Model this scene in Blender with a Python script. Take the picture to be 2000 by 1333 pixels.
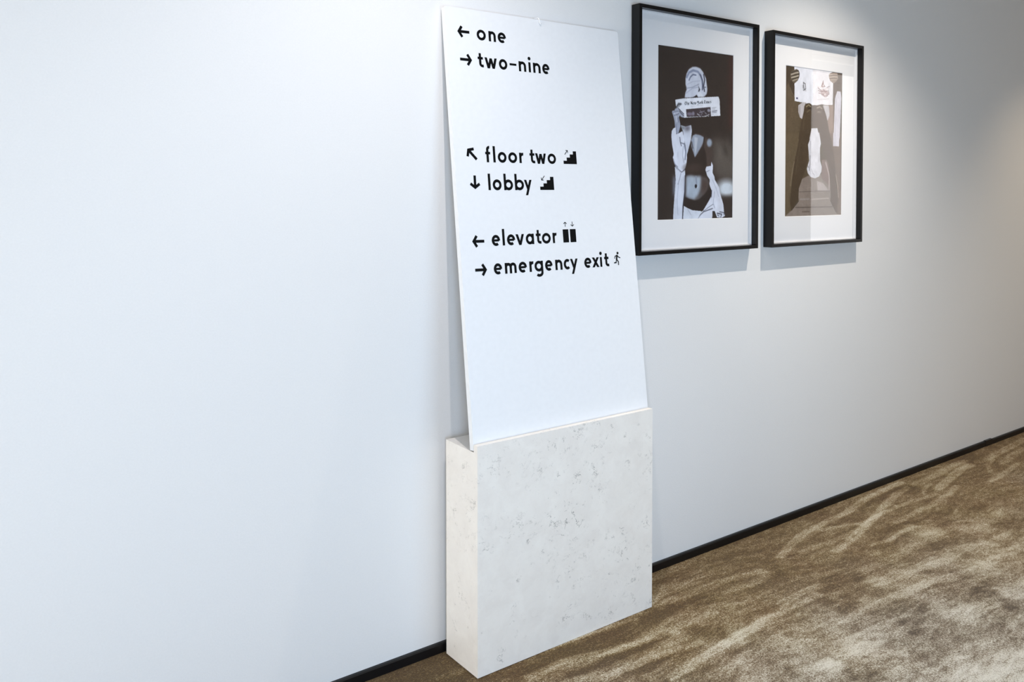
import bpy, bmesh, math, random
import numpy as np
from mathutils import Vector, Matrix
random.seed(7); rng = np.random.default_rng(11)
S = bpy.context.scene
COL = S.collection
for o in list(bpy.data.objects): bpy.data.objects.remove(o, do_unlink=True)

# ------------------------------------------------------------------ camera
cd = bpy.data.cameras.new('camera'); cam = bpy.data.objects.new('camera', cd); COL.objects.link(cam)
YAW, PIT = 0.9318, -0.0222
fw = Vector((math.cos(YAW)*math.cos(PIT), math.sin(YAW)*math.cos(PIT), math.sin(PIT)))
rt = Vector((math.sin(YAW), -math.cos(YAW), 0)); upv = rt.cross(fw)
M = Matrix((rt, upv, -fw)).transposed().to_4x4(); M.translation = (0, -2.27104, 1.45)
cam.matrix_world = M
cd.sensor_width = 36; cd.lens = 30.0393; cd.shift_y = -0.128817; cd.clip_start = 0.02
S.camera = cam
# ------------------------------------------------------------------ world, lights, exposure
S.view_settings.view_transform = 'Standard'; S.view_settings.look = 'None'
S.view_settings.gamma = 1.0; S.view_settings.use_curve_mapping = False
S.view_settings.exposure = 0.0
w = bpy.data.worlds.new('sky'); S.world = w; w.use_nodes = True
w.node_tree.nodes['Background'].inputs[0].default_value = (0.72, 0.86, 1.0, 1)
w.node_tree.nodes['Background'].inputs[1].default_value = 0.4
CEIL = 2.95
def lamp(name, kind, loc, energy, color, aim=None, **kw):
    d = bpy.data.lights.new(name, kind); d.energy = energy; d.color = color
    for k, v in kw.items(): setattr(d, k, v)
    o = bpy.data.objects.new(name, d); COL.objects.link(o); o.location = loc
    if aim is not None: o.rotation_euler = (Vector(aim)-Vector(loc)).to_track_quat('-Z', 'Y').to_euler()
    return o
for (x, e, c, size) in ((1.21, 74, (1.0, 0.93, 0.91), 129), (3.31, 160, (1.0, 0.90, 0.78), 115), (5.6, 80, (1.0, 0.78, 0.52), 92)):
    lamp('downlight_beam', 'SPOT', (x, -0.80, 2.925), e, c, (x, -0.7999, 0), spot_size=math.radians(size), spot_blend=1.0, shadow_soft_size=0.018)
lamp('daylight', 'AREA', (-0.3, -3.33, 0.9), 58, (0.58, 0.77, 1.03), (-0.3, 0, 0.9), shape='RECTANGLE', size=1.1, size_y=1.6)  # added cool fill from behind the camera, with its own added opening
lamp('daylight', 'AREA', (2.3, -3.33, 0.85), 31, (0.54, 0.80, 1.1), (2.3, 0, 0.85), shape='RECTANGLE', size=1.6, size_y=1.6)  # added low blue fill for the wall around plinth and frames
lamp('daylight', 'AREA', (8.59, -3.33, 1.4), 27, (1.0, 0.95, 0.92), (8.59, 0, 1.4), shape='RECTANGLE', size=1.35, size_y=2.7)
lamp('daylight', 'AREA', (-3.83, -1.2, 1.0), 114, (1.0, 0.95, 0.85), (3, -1.0, 0.8), shape='RECTANGLE', size=1.0, size_y=1.8)  # added at the left end to brighten the plinth side

# ------------------------------------------------------------------ helpers
def new_mat(name):
    m = bpy.data.materials.new(name); m.use_nodes = True
    nt = m.node_tree; return m, nt, nt.nodes['Principled BSDF']
def srgb(r, g, b):
    f = lambda c: ((c/255+0.055)/1.055)**2.4 if c > 10.3 else c/255/12.92
    return (f(r), f(g), f(b), 1)
def add(nt, typ, **kw):
    n = nt.nodes.new(typ)
    for k, v in kw.items():
        if k in n.inputs.keys() if isinstance(k, str) else False: n.inputs[k].default_value = v
        else: setattr(n, k, v)
    return n
def simple(name, col, rough=0.5, spec=0.5, bump=None):
    m, nt, p = new_mat(name)
    tc = add(nt, 'ShaderNodeTexCoord')
    nz = add(nt, 'ShaderNodeTexNoise', Scale=(bump[0] if bump else 60.0), Detail=4.0)
    nt.links.new(tc.outputs['Object'], nz.inputs['Vector'])
    mx = add(nt, 'ShaderNodeMix', data_type='RGBA')
    c = srgb(*col)
    mx.inputs[6].default_value = tuple(x*0.96 for x in c[:3])+(1,); mx.inputs[7].default_value = tuple(min(1, x*1.03) for x in c[:3])+(1,)
    nt.links.new(nz.outputs[0], mx.inputs[0]); nt.links.new(mx.outputs[2], p.inputs['Base Color'])
    p.inputs['Roughness'].default_value = rough; p.inputs['Specular IOR Level'].default_value = spec
    if bump:
        b = add(nt, 'ShaderNodeBump', Strength=bump[1], Distance=bump[2]); nt.links.new(nz.outputs[0], b.inputs['Height']); nt.links.new(b.outputs[0], p.inputs['Normal'])
    return m
def box_bm(bm, x0, x1, y0, y1, z0, z1):
    v = [bm.verts.new(p) for p in ((x0,y0,z0),(x1,y0,z0),(x1,y1,z0),(x0,y1,z0),(x0,y0,z1),(x1,y0,z1),(x1,y1,z1),(x0,y1,z1))]
    for f in ((3,2,1,0),(4,5,6,7),(0,1,5,4),(1,2,6,5),(2,3,7,6),(3,0,4,7)): bm.faces.new([v[i] for i in f])
def link(name, me, mat, parent=None, loc=None):
    o = bpy.data.objects.new(name, me); COL.objects.link(o)
    if mat: me.materials.append(mat)
    if parent: o.parent = parent
    if loc: o.location = loc
    return o
def from_bm(name, bm, mat, parent=None, bevel=0, seg=2, loc=None):
    if bevel:
        bmesh.ops.bevel(bm, geom=[e for e in bm.edges if e.calc_face_angle(0) > 0.5], offset=bevel, segments=seg, profile=0.6, affect='EDGES')
    bmesh.ops.recalc_face_normals(bm, faces=bm.faces)
    me = bpy.data.meshes.new(name); bm.to_mesh(me); bm.free()
    return link(name, me, mat, parent, loc)
def box(name, x0, x1, y0, y1, z0, z1, mat, parent=None, bevel=0):
    bm = bmesh.new(); box_bm(bm, x0, x1, y0, y1, z0, z1); return from_bm(name, bm, mat, parent, bevel)
def empty(name, loc, label, cat, group=None):
    o = bpy.data.objects.new(name, None); COL.objects.link(o); o.location = loc; o.empty_display_size = 0.1
    o['label'] = label; o['category'] = cat
    if group: o['group'] = group
    return o
def tag(o, label, cat): o['label'] = label; o['category'] = cat
def struct(o): o['kind'] = 'structure'; return o
def tube(name, pts, r, mat, parent=None, n=10):
    bm = bmesh.new(); P = [Vector(p) for p in pts]; rings = []
    for i, p in enumerate(P):
        t = (P[min(i+1, len(P)-1)]-P[max(i-1, 0)]).normalized()
        a = Vector((1, 0, 0)) if abs(t.x) < 0.9 else Vector((0, 1, 0)); u = t.cross(a).normalized(); v = t.cross(u)
        rings.append([bm.verts.new(p+r*(math.cos(k*2*math.pi/n)*u+math.sin(k*2*math.pi/n)*v)) for k in range(n)])
    for a, b in zip(rings, rings[1:]):
        for k in range(n): bm.faces.new((a[k], a[(k+1) % n], b[(k+1) % n], b[k]))
    bm.faces.new(rings[0]); bm.faces.new(rings[-1][::-1])
    o = from_bm(name, bm, mat, parent)
    for f in o.data.polygons: f.use_smooth = True
    return o
# value noise on arrays
def vnoise(x, y, seed):
    r = np.random.default_rng(seed).random((256, 256))
    xi = np.floor(x).astype(int); yi = np.floor(y).astype(int); fx = x-xi; fy = y-yi
    fx = fx*fx*(3-2*fx); fy = fy*fy*(3-2*fy)
    g = lambda i, j: r[i % 256, j % 256]
    return (g(xi, yi)*(1-fx)+g(xi+1, yi)*fx)*(1-fy)+(g(xi, yi+1)*(1-fx)+g(xi+1, yi+1)*fx)*fy
def fbm(x, y, seed, o=4):
    s = 0; a = 1; t = 0
    for k in range(o): s = s+a*vnoise(x*2**k, y*2**k, seed+k); t += a; a *= 0.55
    return s/t
# ------------------------------------------------------------------ materials
M_wall = simple('painted_plaster', (232, 232, 232), 0.65, 0.25, (220.0, 0.12, 0.002))
M_side = simple('warm_grey_plaster', (196, 186, 172), 0.7, 0.2, (220.0, 0.12, 0.002))
M_ceil = simple('ceiling_paint', (205, 202, 198), 0.8, 0.2)
M_white = simple('white_paint', (240, 240, 240), 0.6, 0.3)
M_black = simple('black_lacquer', (13, 12, 13), 0.3, 0.3, (300.0, 0.06, 0.0005))
M_base = simple('black_baseboard_paint', (12, 11, 13), 0.38, 0.35, (120.0, 0.1, 0.001))
M_panel = simple('white_lacquered_board', (236, 238, 241), 0.35, 0.35)
M_mat = simple('white_mat_board', (238, 238, 240), 0.8, 0.2, (900.0, 0.1, 0.0003))
M_vinyl = simple('black_vinyl', (5, 5, 6), 0.55, 0.15)
M_hook = simple('white_enamelled_wire', (244, 247, 252), 0.25, 0.5)
M_metal = simple('brushed_trim', (215, 215, 215), 0.4, 0.5)
def glass_mat():
    m = bpy.data.materials.new('picture_glass'); m.use_nodes = True; nt = m.node_tree; nt.nodes.clear()
    out = add(nt, 'ShaderNodeOutputMaterial'); mx = add(nt, 'ShaderNodeMixShader'); tr = add(nt, 'ShaderNodeBsdfTransparent'); gl = add(nt, 'ShaderNodeBsdfGlossy', Roughness=0.015)
    fr = add(nt, 'ShaderNodeFresnel', IOR=1.5); nz = add(nt, 'ShaderNodeTexNoise', Scale=3.0); bp = add(nt, 'ShaderNodeBump', Strength=0.02, Distance=0.002)
    nt.links.new(nz.outputs[0], bp.inputs['Height']); nt.links.new(bp.outputs[0], gl.inputs['Normal'])
    ge = add(nt, 'ShaderNodeNewGeometry'); iv = add(nt, 'ShaderNodeMath', operation='SUBTRACT'); iv.inputs[0].default_value = 1.3; nt.links.new(ge.outputs['Backfacing'], iv.inputs[1])
    mu = add(nt, 'ShaderNodeMath', operation='MULTIPLY'); nt.links.new(fr.outputs[0], mu.inputs[0]); nt.links.new(iv.outputs[0], mu.inputs[1])
    fb_ = add(nt, 'ShaderNodeMix', data_type='FLOAT'); nt.links.new(ge.outputs['Backfacing'], fb_.inputs[0]); nt.links.new(mu.outputs[0], fb_.inputs[2]); fb_.inputs[3].default_value = 0.0
    nt.links.new(fb_.outputs[0], mx.inputs[0]); nt.links.new(tr.outputs[0], mx.inputs[1]); nt.links.new(gl.outputs[0], mx.inputs[2]); nt.links.new(mx.outputs[0], out.inputs[0])
    return m
M_glass = glass_mat()
def stone_mat():
    m, nt, p = new_mat('veined_quartz'); L = nt.links.new
    tc = add(nt, 'ShaderNodeTexCoord')
    warp = add(nt, 'ShaderNodeTexNoise', Scale=9.0, Detail=5.0, Roughness=0.6); L(tc.outputs['Object'], warp.inputs['Vector'])
    vs = add(nt, 'ShaderNodeVectorMath', operation='SCALE'); L(warp.outputs['Color'], vs.inputs[0]); vs.inputs['Scale'].default_value = 0.16
    va = add(nt, 'ShaderNodeVectorMath', operation='ADD'); L(tc.outputs['Object'], va.inputs[0]); L(vs.outputs[0], va.inputs[1])
    def vein(scale, width, seed, sq):
        mp = add(nt, 'ShaderNodeMapping'); L(va.outputs[0], mp.inputs['Vector']); mp.inputs['Location'].default_value = (seed, seed*1.7, -seed); mp.inputs['Rotation'].default_value = (0, 0.5, 0); mp.inputs['Scale'].default_value = (1, 1, sq)
        n = add(nt, 'ShaderNodeTexNoise', Scale=scale, Detail=4.0, Roughness=0.55); L(mp.outputs[0], n.inputs['Vector'])
        s = add(nt, 'ShaderNodeMath', operation='SUBTRACT'); L(n.outputs[0], s.inputs[0]); s.inputs[1].default_value = 0.5
        a = add(nt, 'ShaderNodeMath', operation='ABSOLUTE'); L(s.outputs[0], a.inputs[0])
        r = add(nt, 'ShaderNodeMapRange'); L(a.outputs[0], r.inputs[0]); r.inputs[1].default_value = 0; r.inputs[2].default_value = width; r.inputs[3].default_value = 1; r.inputs[4].default_value = 0
        return r.outputs[0]
    def patch(scale, lo, hi, seed):
        mp = add(nt, 'ShaderNodeMapping'); L(tc.outputs['Object'], mp.inputs['Vector']); mp.inputs['Location'].default_value = (seed, 2*seed, seed)
        n = add(nt, 'ShaderNodeTexNoise', Scale=scale, Detail=3.0, Roughness=0.6); L(mp.outputs[0], n.inputs['Vector'])
        r = add(nt, 'ShaderNodeMapRange'); L(n.outputs[0], r.inputs[0]); r.inputs[1].default_value = lo; r.inputs[2].default_value = hi
        return r.outputs[0]
    def mul(a, b, k=1.0):
        x = add(nt, 'ShaderNodeMath', operation='MULTIPLY'); L(a, x.inputs[0]); L(b, x.inputs[1])
        y = add(nt, 'ShaderNodeMath', operation='MULTIPLY'); L(x.outputs[0], y.inputs[0]); y.inputs[1].default_value = k; return y.outputs[0]
    def plus(a, b):
        x = add(nt, 'ShaderNodeMath', operation='ADD', use_clamp=True); L(a, x.inputs[0]); L(b, x.inputs[1]); return x.outputs[0]
    big = patch(3.4, 0.47, 0.62, 3.3)
    v1 = mul(mul(vein(13.0, 0.016, 1.3, 1.6), patch(26.0, 0.52, 0.64, 5.1)), big, 0.95)
    v2 = mul(mul(vein(34.0, 0.024, 4.2, 1.4), patch(38.0, 0.56, 0.66, 2.2)), big, 0.8)
    v3 = mul(vein(20.0, 0.022, 7.7, 1.5), patch(22.0, 0.59, 0.68, 9.4), 0.6)
    v = plus(plus(v1, v2), v3)
    cl = add(nt, 'ShaderNodeTexNoise', Scale=14.0, Detail=6.0, Roughness=0.65); L(va.outputs[0], cl.inputs['Vector'])
    c0 = add(nt, 'ShaderNodeMix', data_type='RGBA'); c0.inputs[6].default_value = srgb(236,231,225); c0.inputs[7].default_value = srgb(243,239,233)
    rr = add(nt, 'ShaderNodeMapRange'); L(cl.outputs[0], rr.inputs[0]); rr.inputs[1].default_value = 0.35; rr.inputs[2].default_value = 0.65; L(rr.outputs[0], c0.inputs[0])
    c1 = add(nt, 'ShaderNodeMix', data_type='RGBA'); L(c0.outputs[2], c1.inputs[6]); c1.inputs[7].default_value = srgb(126, 124, 120); L(v, c1.inputs[0])
    L(c1.outputs[2], p.inputs['Base Color']); p.inputs['Roughness'].default_value = 0.35; p.inputs['Specular IOR Level'].default_value = 0.4
    return m
M_stone = stone_mat()
def carpet_mat():
    m, nt, p = new_mat('brushed_carpet_pile'); L = nt.links.new
    at = add(nt, 'ShaderNodeAttribute', attribute_name='pile'); tc = add(nt, 'ShaderNodeTexCoord')
    n1 = add(nt, 'ShaderNodeTexNoise', Scale=170.0, Detail=3.0, Roughness=0.8); n2 = add(nt, 'ShaderNodeTexNoise', Scale=420.0, Detail=2.0); n3 = add(nt, 'ShaderNodeTexNoise', Scale=5.0, Detail=3.0)
    for n in (n1, n2, n3): L(tc.outputs['Object'], n.inputs['Vector'])
    a = add(nt, 'ShaderNodeMath', operation='MULTIPLY_ADD'); L(n1.outputs[0], a.inputs[0]); a.inputs[1].default_value = 2.0; L(at.outputs['Fac'], a.inputs[2])
    b = add(nt, 'ShaderNodeMath', operation='MULTIPLY_ADD'); L(n2.outputs[0], b.inputs[0]); b.inputs[1].default_value = 2.0*0.8; L(a.outputs[0], b.inputs[2])
    s = add(nt, 'ShaderNodeMath', operation='SUBTRACT'); L(b.outputs[0], s.inputs[0]); s.inputs[1].default_value = 2.0*0.9
    cr = add(nt, 'ShaderNodeValToRGB'); L(s.outputs[0], cr.inputs[0]); e = cr.color_ramp.elements
    e[0].position = 0.0; e[0].color = srgb(76,56,25); e[1].position = 1.0; e[1].color = srgb(220,214,197)
    k = e.new(0.35); k.color = srgb(124,100,62); k = e.new(0.65); k.color = srgb(174,161,133)
    hs = add(nt, 'ShaderNodeHueSaturation'); r = add(nt, 'ShaderNodeMapRange'); L(n3.outputs[0], r.inputs[0]); r.inputs[3].default_value = 0.488; r.inputs[4].default_value = 0.512
    wt = add(nt, 'ShaderNodeAttribute', attribute_name='wear'); wr = add(nt, 'ShaderNodeMapRange'); L(wt.outputs['Fac'], wr.inputs[0]); wr.inputs[3].default_value = 1.08; wr.inputs[4].default_value = 0.70; L(wr.outputs[0], hs.inputs['Saturation'])  # lower saturation paints cool light into the carpet colour
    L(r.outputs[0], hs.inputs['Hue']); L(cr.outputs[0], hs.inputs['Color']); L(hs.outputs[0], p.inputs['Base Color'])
    bp = add(nt, 'ShaderNodeBump', Strength=0.6, Distance=0.004); L(b.outputs[0], bp.inputs['Height']); L(bp.outputs[0], p.inputs['Normal'])
    p.inputs['Roughness'].default_value = 0.95; p.inputs['Specular IOR Level'].default_value = 0.1; p.inputs['Sheen Weight'].default_value = 0.15; p.inputs['Sheen Roughness'].default_value = 0.6
    return m
M_carpet = carpet_mat()
def print_mat():
    m, nt, p = new_mat('photo_print_ink'); at = add(nt, 'ShaderNodeAttribute', attribute_name='ink'); tc = add(nt, 'ShaderNodeTexCoord')
    nz = add(nt, 'ShaderNodeTexNoise', Scale=900.0, Detail=2.0); nt.links.new(tc.outputs['Object'], nz.inputs['Vector'])
    mx = add(nt, 'ShaderNodeMix', data_type='RGBA', blend_type='OVERLAY'); mx.inputs[0].default_value = 0.12
    nt.links.new(at.outputs['Color'], mx.inputs[6]); nt.links.new(nz.outputs[0], mx.inputs[7]); nt.links.new(mx.outputs[2], p.inputs['Base Color'])
    p.inputs['Roughness'].default_value = 0.6; p.inputs['Specular IOR Level'].default_value = 0.25; return m
M_print = print_mat()
# ------------------------------------------------------------------ setting
XL, XR, YF = -3.6, 10.6, -3.1
struct(box('wall_back', XL-0.15, XR+0.15, 0, 0.15, -0.1, CEIL+0.1, M_wall))
LW = (-1.75, -0.65, 0.1, 1.9)  # opening added in the unseen end wall for the left area light
bm = bmesh.new()
for q in ((YF, LW[0], -0.1, CEIL+0.1), (LW[1], 0, -0.1, CEIL+0.1), (LW[0], LW[1], -0.1, LW[2]), (LW[0], LW[1], LW[3], CEIL+0.1)): box_bm(bm, XL-0.15, XL, q[0], q[1], q[2], q[3])
struct(from_bm('wall_left', bm, M_side))
struct(box('wall_right', XR, XR+0.15, YF, 0, -0.1, CEIL+0.1, M_side))
struct(box('ceiling', XL, XR, YF, 0, CEIL, CEIL+0.1, M_ceil))
WINS = [(-0.85, 0.25, 0.1, 1.7), (1.45, 3.15, 0.05, 1.7), (7.86, 9.3, 0.08, 2.9)]  # first two openings added to carry the fill lights; last one reflects in the glass
bm = bmesh.new(); x = XL-0.15
for (a, b, z0, z1) in WINS:
    box_bm(bm, x, a, YF-0.2, YF, -0.1, CEIL+0.1); box_bm(bm, a, b, YF-0.2, YF, -0.1, z0); box_bm(bm, a, b, YF-0.2, YF, z1, CEIL+0.1); x = b
box_bm(bm, x, XR+0.15, YF-0.2, YF, -0.1, CEIL+0.1)
struct(from_bm('wall_front', bm, M_side))
for i, (loc, rz, W_, H_) in enumerate([((a, YF-0.12, z0), 0, b-a, z1-z0) for a, b, z0, z1 in WINS]+[((XL-0.10, LW[0], LW[2]), math.pi/2, LW[1]-LW[0], LW[3]-LW[2])]):
    e = bpy.data.objects.new('window_%d' % (i+1), None); COL.objects.link(e); e.location = loc; e.rotation_euler.z = rz; e['kind'] = 'structure'; t = 0.05
    bm = bmesh.new(); box_bm(bm, 0, t, -0.03, 0.03, 0, H_); box_bm(bm, W_-t, W_, -0.03, 0.03, 0, H_); box_bm(bm, t, W_-t, -0.03, 0.03, 0, t); box_bm(bm, t, W_-t, -0.03, 0.03, H_-t, H_)
    from_bm('window_frame', bm, M_white, e); box('pane', t, W_-t, -0.004, 0.004, t, H_-t, M_glass, e)
# carpet: a fine grid whose points carry the lie of the pile and a painted cool-light greying
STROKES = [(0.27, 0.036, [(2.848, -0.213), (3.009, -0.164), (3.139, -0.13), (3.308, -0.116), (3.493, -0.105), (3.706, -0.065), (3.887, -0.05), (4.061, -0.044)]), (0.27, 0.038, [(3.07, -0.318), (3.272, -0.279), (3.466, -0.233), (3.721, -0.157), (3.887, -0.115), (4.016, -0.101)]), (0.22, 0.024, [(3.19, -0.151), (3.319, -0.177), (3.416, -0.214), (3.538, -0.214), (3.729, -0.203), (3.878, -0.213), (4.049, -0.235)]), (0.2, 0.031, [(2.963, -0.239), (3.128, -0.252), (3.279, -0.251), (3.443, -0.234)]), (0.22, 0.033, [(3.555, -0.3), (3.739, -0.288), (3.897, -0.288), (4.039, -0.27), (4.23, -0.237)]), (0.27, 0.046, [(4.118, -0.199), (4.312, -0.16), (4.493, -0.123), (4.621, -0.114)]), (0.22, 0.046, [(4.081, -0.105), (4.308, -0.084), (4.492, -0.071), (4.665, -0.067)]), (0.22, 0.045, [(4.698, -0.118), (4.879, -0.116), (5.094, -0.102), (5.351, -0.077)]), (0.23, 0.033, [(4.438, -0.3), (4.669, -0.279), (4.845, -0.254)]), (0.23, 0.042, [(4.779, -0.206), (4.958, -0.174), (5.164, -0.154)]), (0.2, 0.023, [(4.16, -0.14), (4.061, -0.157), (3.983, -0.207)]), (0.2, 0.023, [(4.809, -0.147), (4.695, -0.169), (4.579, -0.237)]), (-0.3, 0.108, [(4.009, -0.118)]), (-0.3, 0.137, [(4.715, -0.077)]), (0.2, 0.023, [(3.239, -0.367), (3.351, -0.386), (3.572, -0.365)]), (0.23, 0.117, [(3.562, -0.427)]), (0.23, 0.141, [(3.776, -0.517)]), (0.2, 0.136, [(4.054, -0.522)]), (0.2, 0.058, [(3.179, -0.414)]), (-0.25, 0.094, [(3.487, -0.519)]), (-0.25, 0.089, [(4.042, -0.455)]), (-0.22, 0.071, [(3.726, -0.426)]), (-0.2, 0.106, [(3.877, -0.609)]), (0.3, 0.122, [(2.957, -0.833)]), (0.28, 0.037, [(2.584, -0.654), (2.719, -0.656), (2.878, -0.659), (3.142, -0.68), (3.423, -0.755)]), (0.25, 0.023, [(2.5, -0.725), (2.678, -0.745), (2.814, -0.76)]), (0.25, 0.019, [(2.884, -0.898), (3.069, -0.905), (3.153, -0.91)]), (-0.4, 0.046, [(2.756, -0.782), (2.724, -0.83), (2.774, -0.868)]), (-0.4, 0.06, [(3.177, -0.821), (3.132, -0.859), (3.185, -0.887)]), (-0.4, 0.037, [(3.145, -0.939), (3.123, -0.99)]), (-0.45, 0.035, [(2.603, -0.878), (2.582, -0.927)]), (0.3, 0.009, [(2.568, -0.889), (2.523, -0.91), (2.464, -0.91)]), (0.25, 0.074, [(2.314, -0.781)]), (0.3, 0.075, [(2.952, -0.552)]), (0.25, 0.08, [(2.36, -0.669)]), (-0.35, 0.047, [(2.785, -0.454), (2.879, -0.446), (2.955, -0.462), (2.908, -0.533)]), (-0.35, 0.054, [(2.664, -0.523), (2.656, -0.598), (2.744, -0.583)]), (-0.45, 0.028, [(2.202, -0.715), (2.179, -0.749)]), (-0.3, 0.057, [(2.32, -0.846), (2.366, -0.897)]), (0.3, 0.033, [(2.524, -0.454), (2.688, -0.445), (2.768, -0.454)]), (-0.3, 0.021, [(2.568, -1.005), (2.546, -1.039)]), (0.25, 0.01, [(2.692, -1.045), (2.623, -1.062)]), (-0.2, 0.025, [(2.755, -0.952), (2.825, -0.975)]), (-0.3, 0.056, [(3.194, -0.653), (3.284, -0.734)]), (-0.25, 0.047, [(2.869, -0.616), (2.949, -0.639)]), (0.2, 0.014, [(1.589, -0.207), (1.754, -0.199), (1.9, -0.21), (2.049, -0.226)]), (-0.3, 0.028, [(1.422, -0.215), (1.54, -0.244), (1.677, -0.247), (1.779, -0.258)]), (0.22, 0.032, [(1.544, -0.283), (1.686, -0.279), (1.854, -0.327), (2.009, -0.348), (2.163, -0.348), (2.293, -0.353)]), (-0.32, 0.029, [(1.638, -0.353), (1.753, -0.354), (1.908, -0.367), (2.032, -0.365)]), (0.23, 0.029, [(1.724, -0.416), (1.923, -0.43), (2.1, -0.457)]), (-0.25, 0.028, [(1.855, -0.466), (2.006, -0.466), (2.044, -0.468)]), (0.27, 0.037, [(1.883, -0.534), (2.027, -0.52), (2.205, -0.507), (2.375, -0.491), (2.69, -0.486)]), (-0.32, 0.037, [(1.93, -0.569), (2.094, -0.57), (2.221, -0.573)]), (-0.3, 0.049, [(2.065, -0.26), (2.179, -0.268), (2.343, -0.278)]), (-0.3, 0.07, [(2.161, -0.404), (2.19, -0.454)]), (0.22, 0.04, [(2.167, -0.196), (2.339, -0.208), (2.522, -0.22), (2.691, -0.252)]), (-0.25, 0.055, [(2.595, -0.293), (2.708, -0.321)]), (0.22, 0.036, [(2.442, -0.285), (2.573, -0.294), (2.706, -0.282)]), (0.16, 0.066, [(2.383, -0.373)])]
gx0, gx1, gy0, gy1 = -0.4, 6.4, -2.4, -0.004
xs = np.concatenate([np.arange(XL, gx0-0.02, 0.04), np.linspace(gx0, gx1, 620), np.arange(gx1+0.03, XR, 0.04), [XR]])
ys = np.concatenate([np.arange(YF, gy0-0.01, 0.02), np.linspace(gy0, gy1, 480), [0.0]])
nx, ny = len(xs), len(ys); X, Y = np.meshgrid(xs, ys)
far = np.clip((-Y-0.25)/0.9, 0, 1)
wx = X+0.25*(fbm(X*1.1, Y*1.1, 5)-0.5); wy = Y+0.22*(fbm(X*1.3+9, Y*1.3, 8)-0.5)
streak = fbm(wx*1.6, wy*22, 21, 4); swirl = fbm(wx*5.5+3*fbm(X*2, Y*2, 40), wy*7+3*fbm(X*2+7, Y*2, 44), 31, 4); blot = fbm(X*2.2, Y*3.2, 55, 3); fine = fbm(wx*9, wy*30, 66, 3)
ridge = 1-np.abs(2*fbm(wx*5.6+2.2*fbm(X*2.3, Y*2.3, 71), wy*8.0+2.2*fbm(X*2.3+5, Y*2.3, 73), 77, 3)-1)*3.2
ridge = np.clip(ridge, 0, 1)**2
micro = fbm(wx*30, wy*95, 91, 3)
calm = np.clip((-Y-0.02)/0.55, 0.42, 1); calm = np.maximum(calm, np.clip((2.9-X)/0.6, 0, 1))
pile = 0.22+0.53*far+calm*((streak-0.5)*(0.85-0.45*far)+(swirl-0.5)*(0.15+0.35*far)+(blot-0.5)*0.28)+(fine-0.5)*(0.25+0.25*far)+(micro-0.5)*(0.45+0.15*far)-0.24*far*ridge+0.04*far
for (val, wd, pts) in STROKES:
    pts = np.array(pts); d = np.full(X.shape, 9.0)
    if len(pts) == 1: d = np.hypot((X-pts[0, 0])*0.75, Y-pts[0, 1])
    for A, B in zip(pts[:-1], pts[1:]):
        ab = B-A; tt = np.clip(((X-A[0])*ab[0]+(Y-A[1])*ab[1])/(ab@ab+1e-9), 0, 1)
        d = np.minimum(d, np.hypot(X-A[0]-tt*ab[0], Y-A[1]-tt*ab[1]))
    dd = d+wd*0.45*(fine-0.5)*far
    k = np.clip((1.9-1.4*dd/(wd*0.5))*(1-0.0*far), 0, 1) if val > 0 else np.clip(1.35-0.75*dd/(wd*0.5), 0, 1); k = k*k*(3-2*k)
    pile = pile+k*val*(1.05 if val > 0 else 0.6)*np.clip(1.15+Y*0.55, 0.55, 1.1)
pile = np.clip(pile, 0, 1.05)
Z = 0.0025*(pile-1.0)
idx = np.arange(nx*ny).reshape(ny, nx)
F = np.stack([idx[:-1, :-1], idx[:-1, 1:], idx[1:, 1:], idx[1:, :-1]], -1).reshape(-1, 4)
me = bpy.data.meshes.new('floor')
V = np.stack([X, Y, Z], -1).reshape(-1, 3)
me.vertices.add(len(V)); me.vertices.foreach_set('co', V.ravel().astype(np.float32))
me.loops.add(F.size); me.loops.foreach_set('vertex_index', F.ravel().astype(np.int32))
me.polygons.add(len(F)); me.polygons.foreach_set('loop_start', np.arange(0, F.size, 4, dtype=np.int32))
me.update(calc_edges=True); me.validate()
cool_light_grey = np.clip((-Y-0.30)/0.75+(fbm(X*2.5, Y*2.5, 81, 3)-0.5)*1.2, 0, 1)  # painted light: greying towards the camera stands in for cool light on the floor
at = me.attributes.new('wear', 'FLOAT', 'POINT'); at.data.foreach_set('value', cool_light_grey.ravel().astype(np.float32))
at = me.attributes.new('pile', 'FLOAT', 'POINT'); at.data.foreach_set('value', pile.ravel().astype(np.float32))
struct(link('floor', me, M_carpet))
# baseboards: two lengths meeting in a slightly lifted joint
def baseboard(name, x0, x1, h, d, lift=0.0):
    bm = bmesh.new(); n = 24; prof = [(0, 0), (-d, 0), (-d, h-0.004), (-d+0.004, h-0.0005), (0, h)]
    rows = []
    for i in range(n+1):
        x = x0+(x1-x0)*i/n; k = max(0, (i-n+1)) if lift else 0
        rows.append([bm.verts.new((x, y, max(0, z-0.002)+(lift*k if z > 0 else 0)-0.002*(z <= 0))) for y, z in prof])
    for a, b in zip(rows, rows[1:]):
        for k in range(5): bm.faces.new((a[k], a[(k+1) % 5], b[(k+1) % 5], b[k]))
    bm.faces.new(rows[0][::-1]); bm.faces.new(rows[-1])
    return struct(from_bm(name, bm, M_base))
baseboard('baseboard_back', XL, 5.02, 0.0300, 0.0125)
bm = bmesh.new(); box_bm(bm, 5.02, 5.10, -0.0132, 0, -0.002, 0.0299); struct(from_bm('trim_1', bm, M_base, bevel=0.002))
baseboard('baseboard_right', 5.10, XR, 0.0265, 0.0125)
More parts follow.
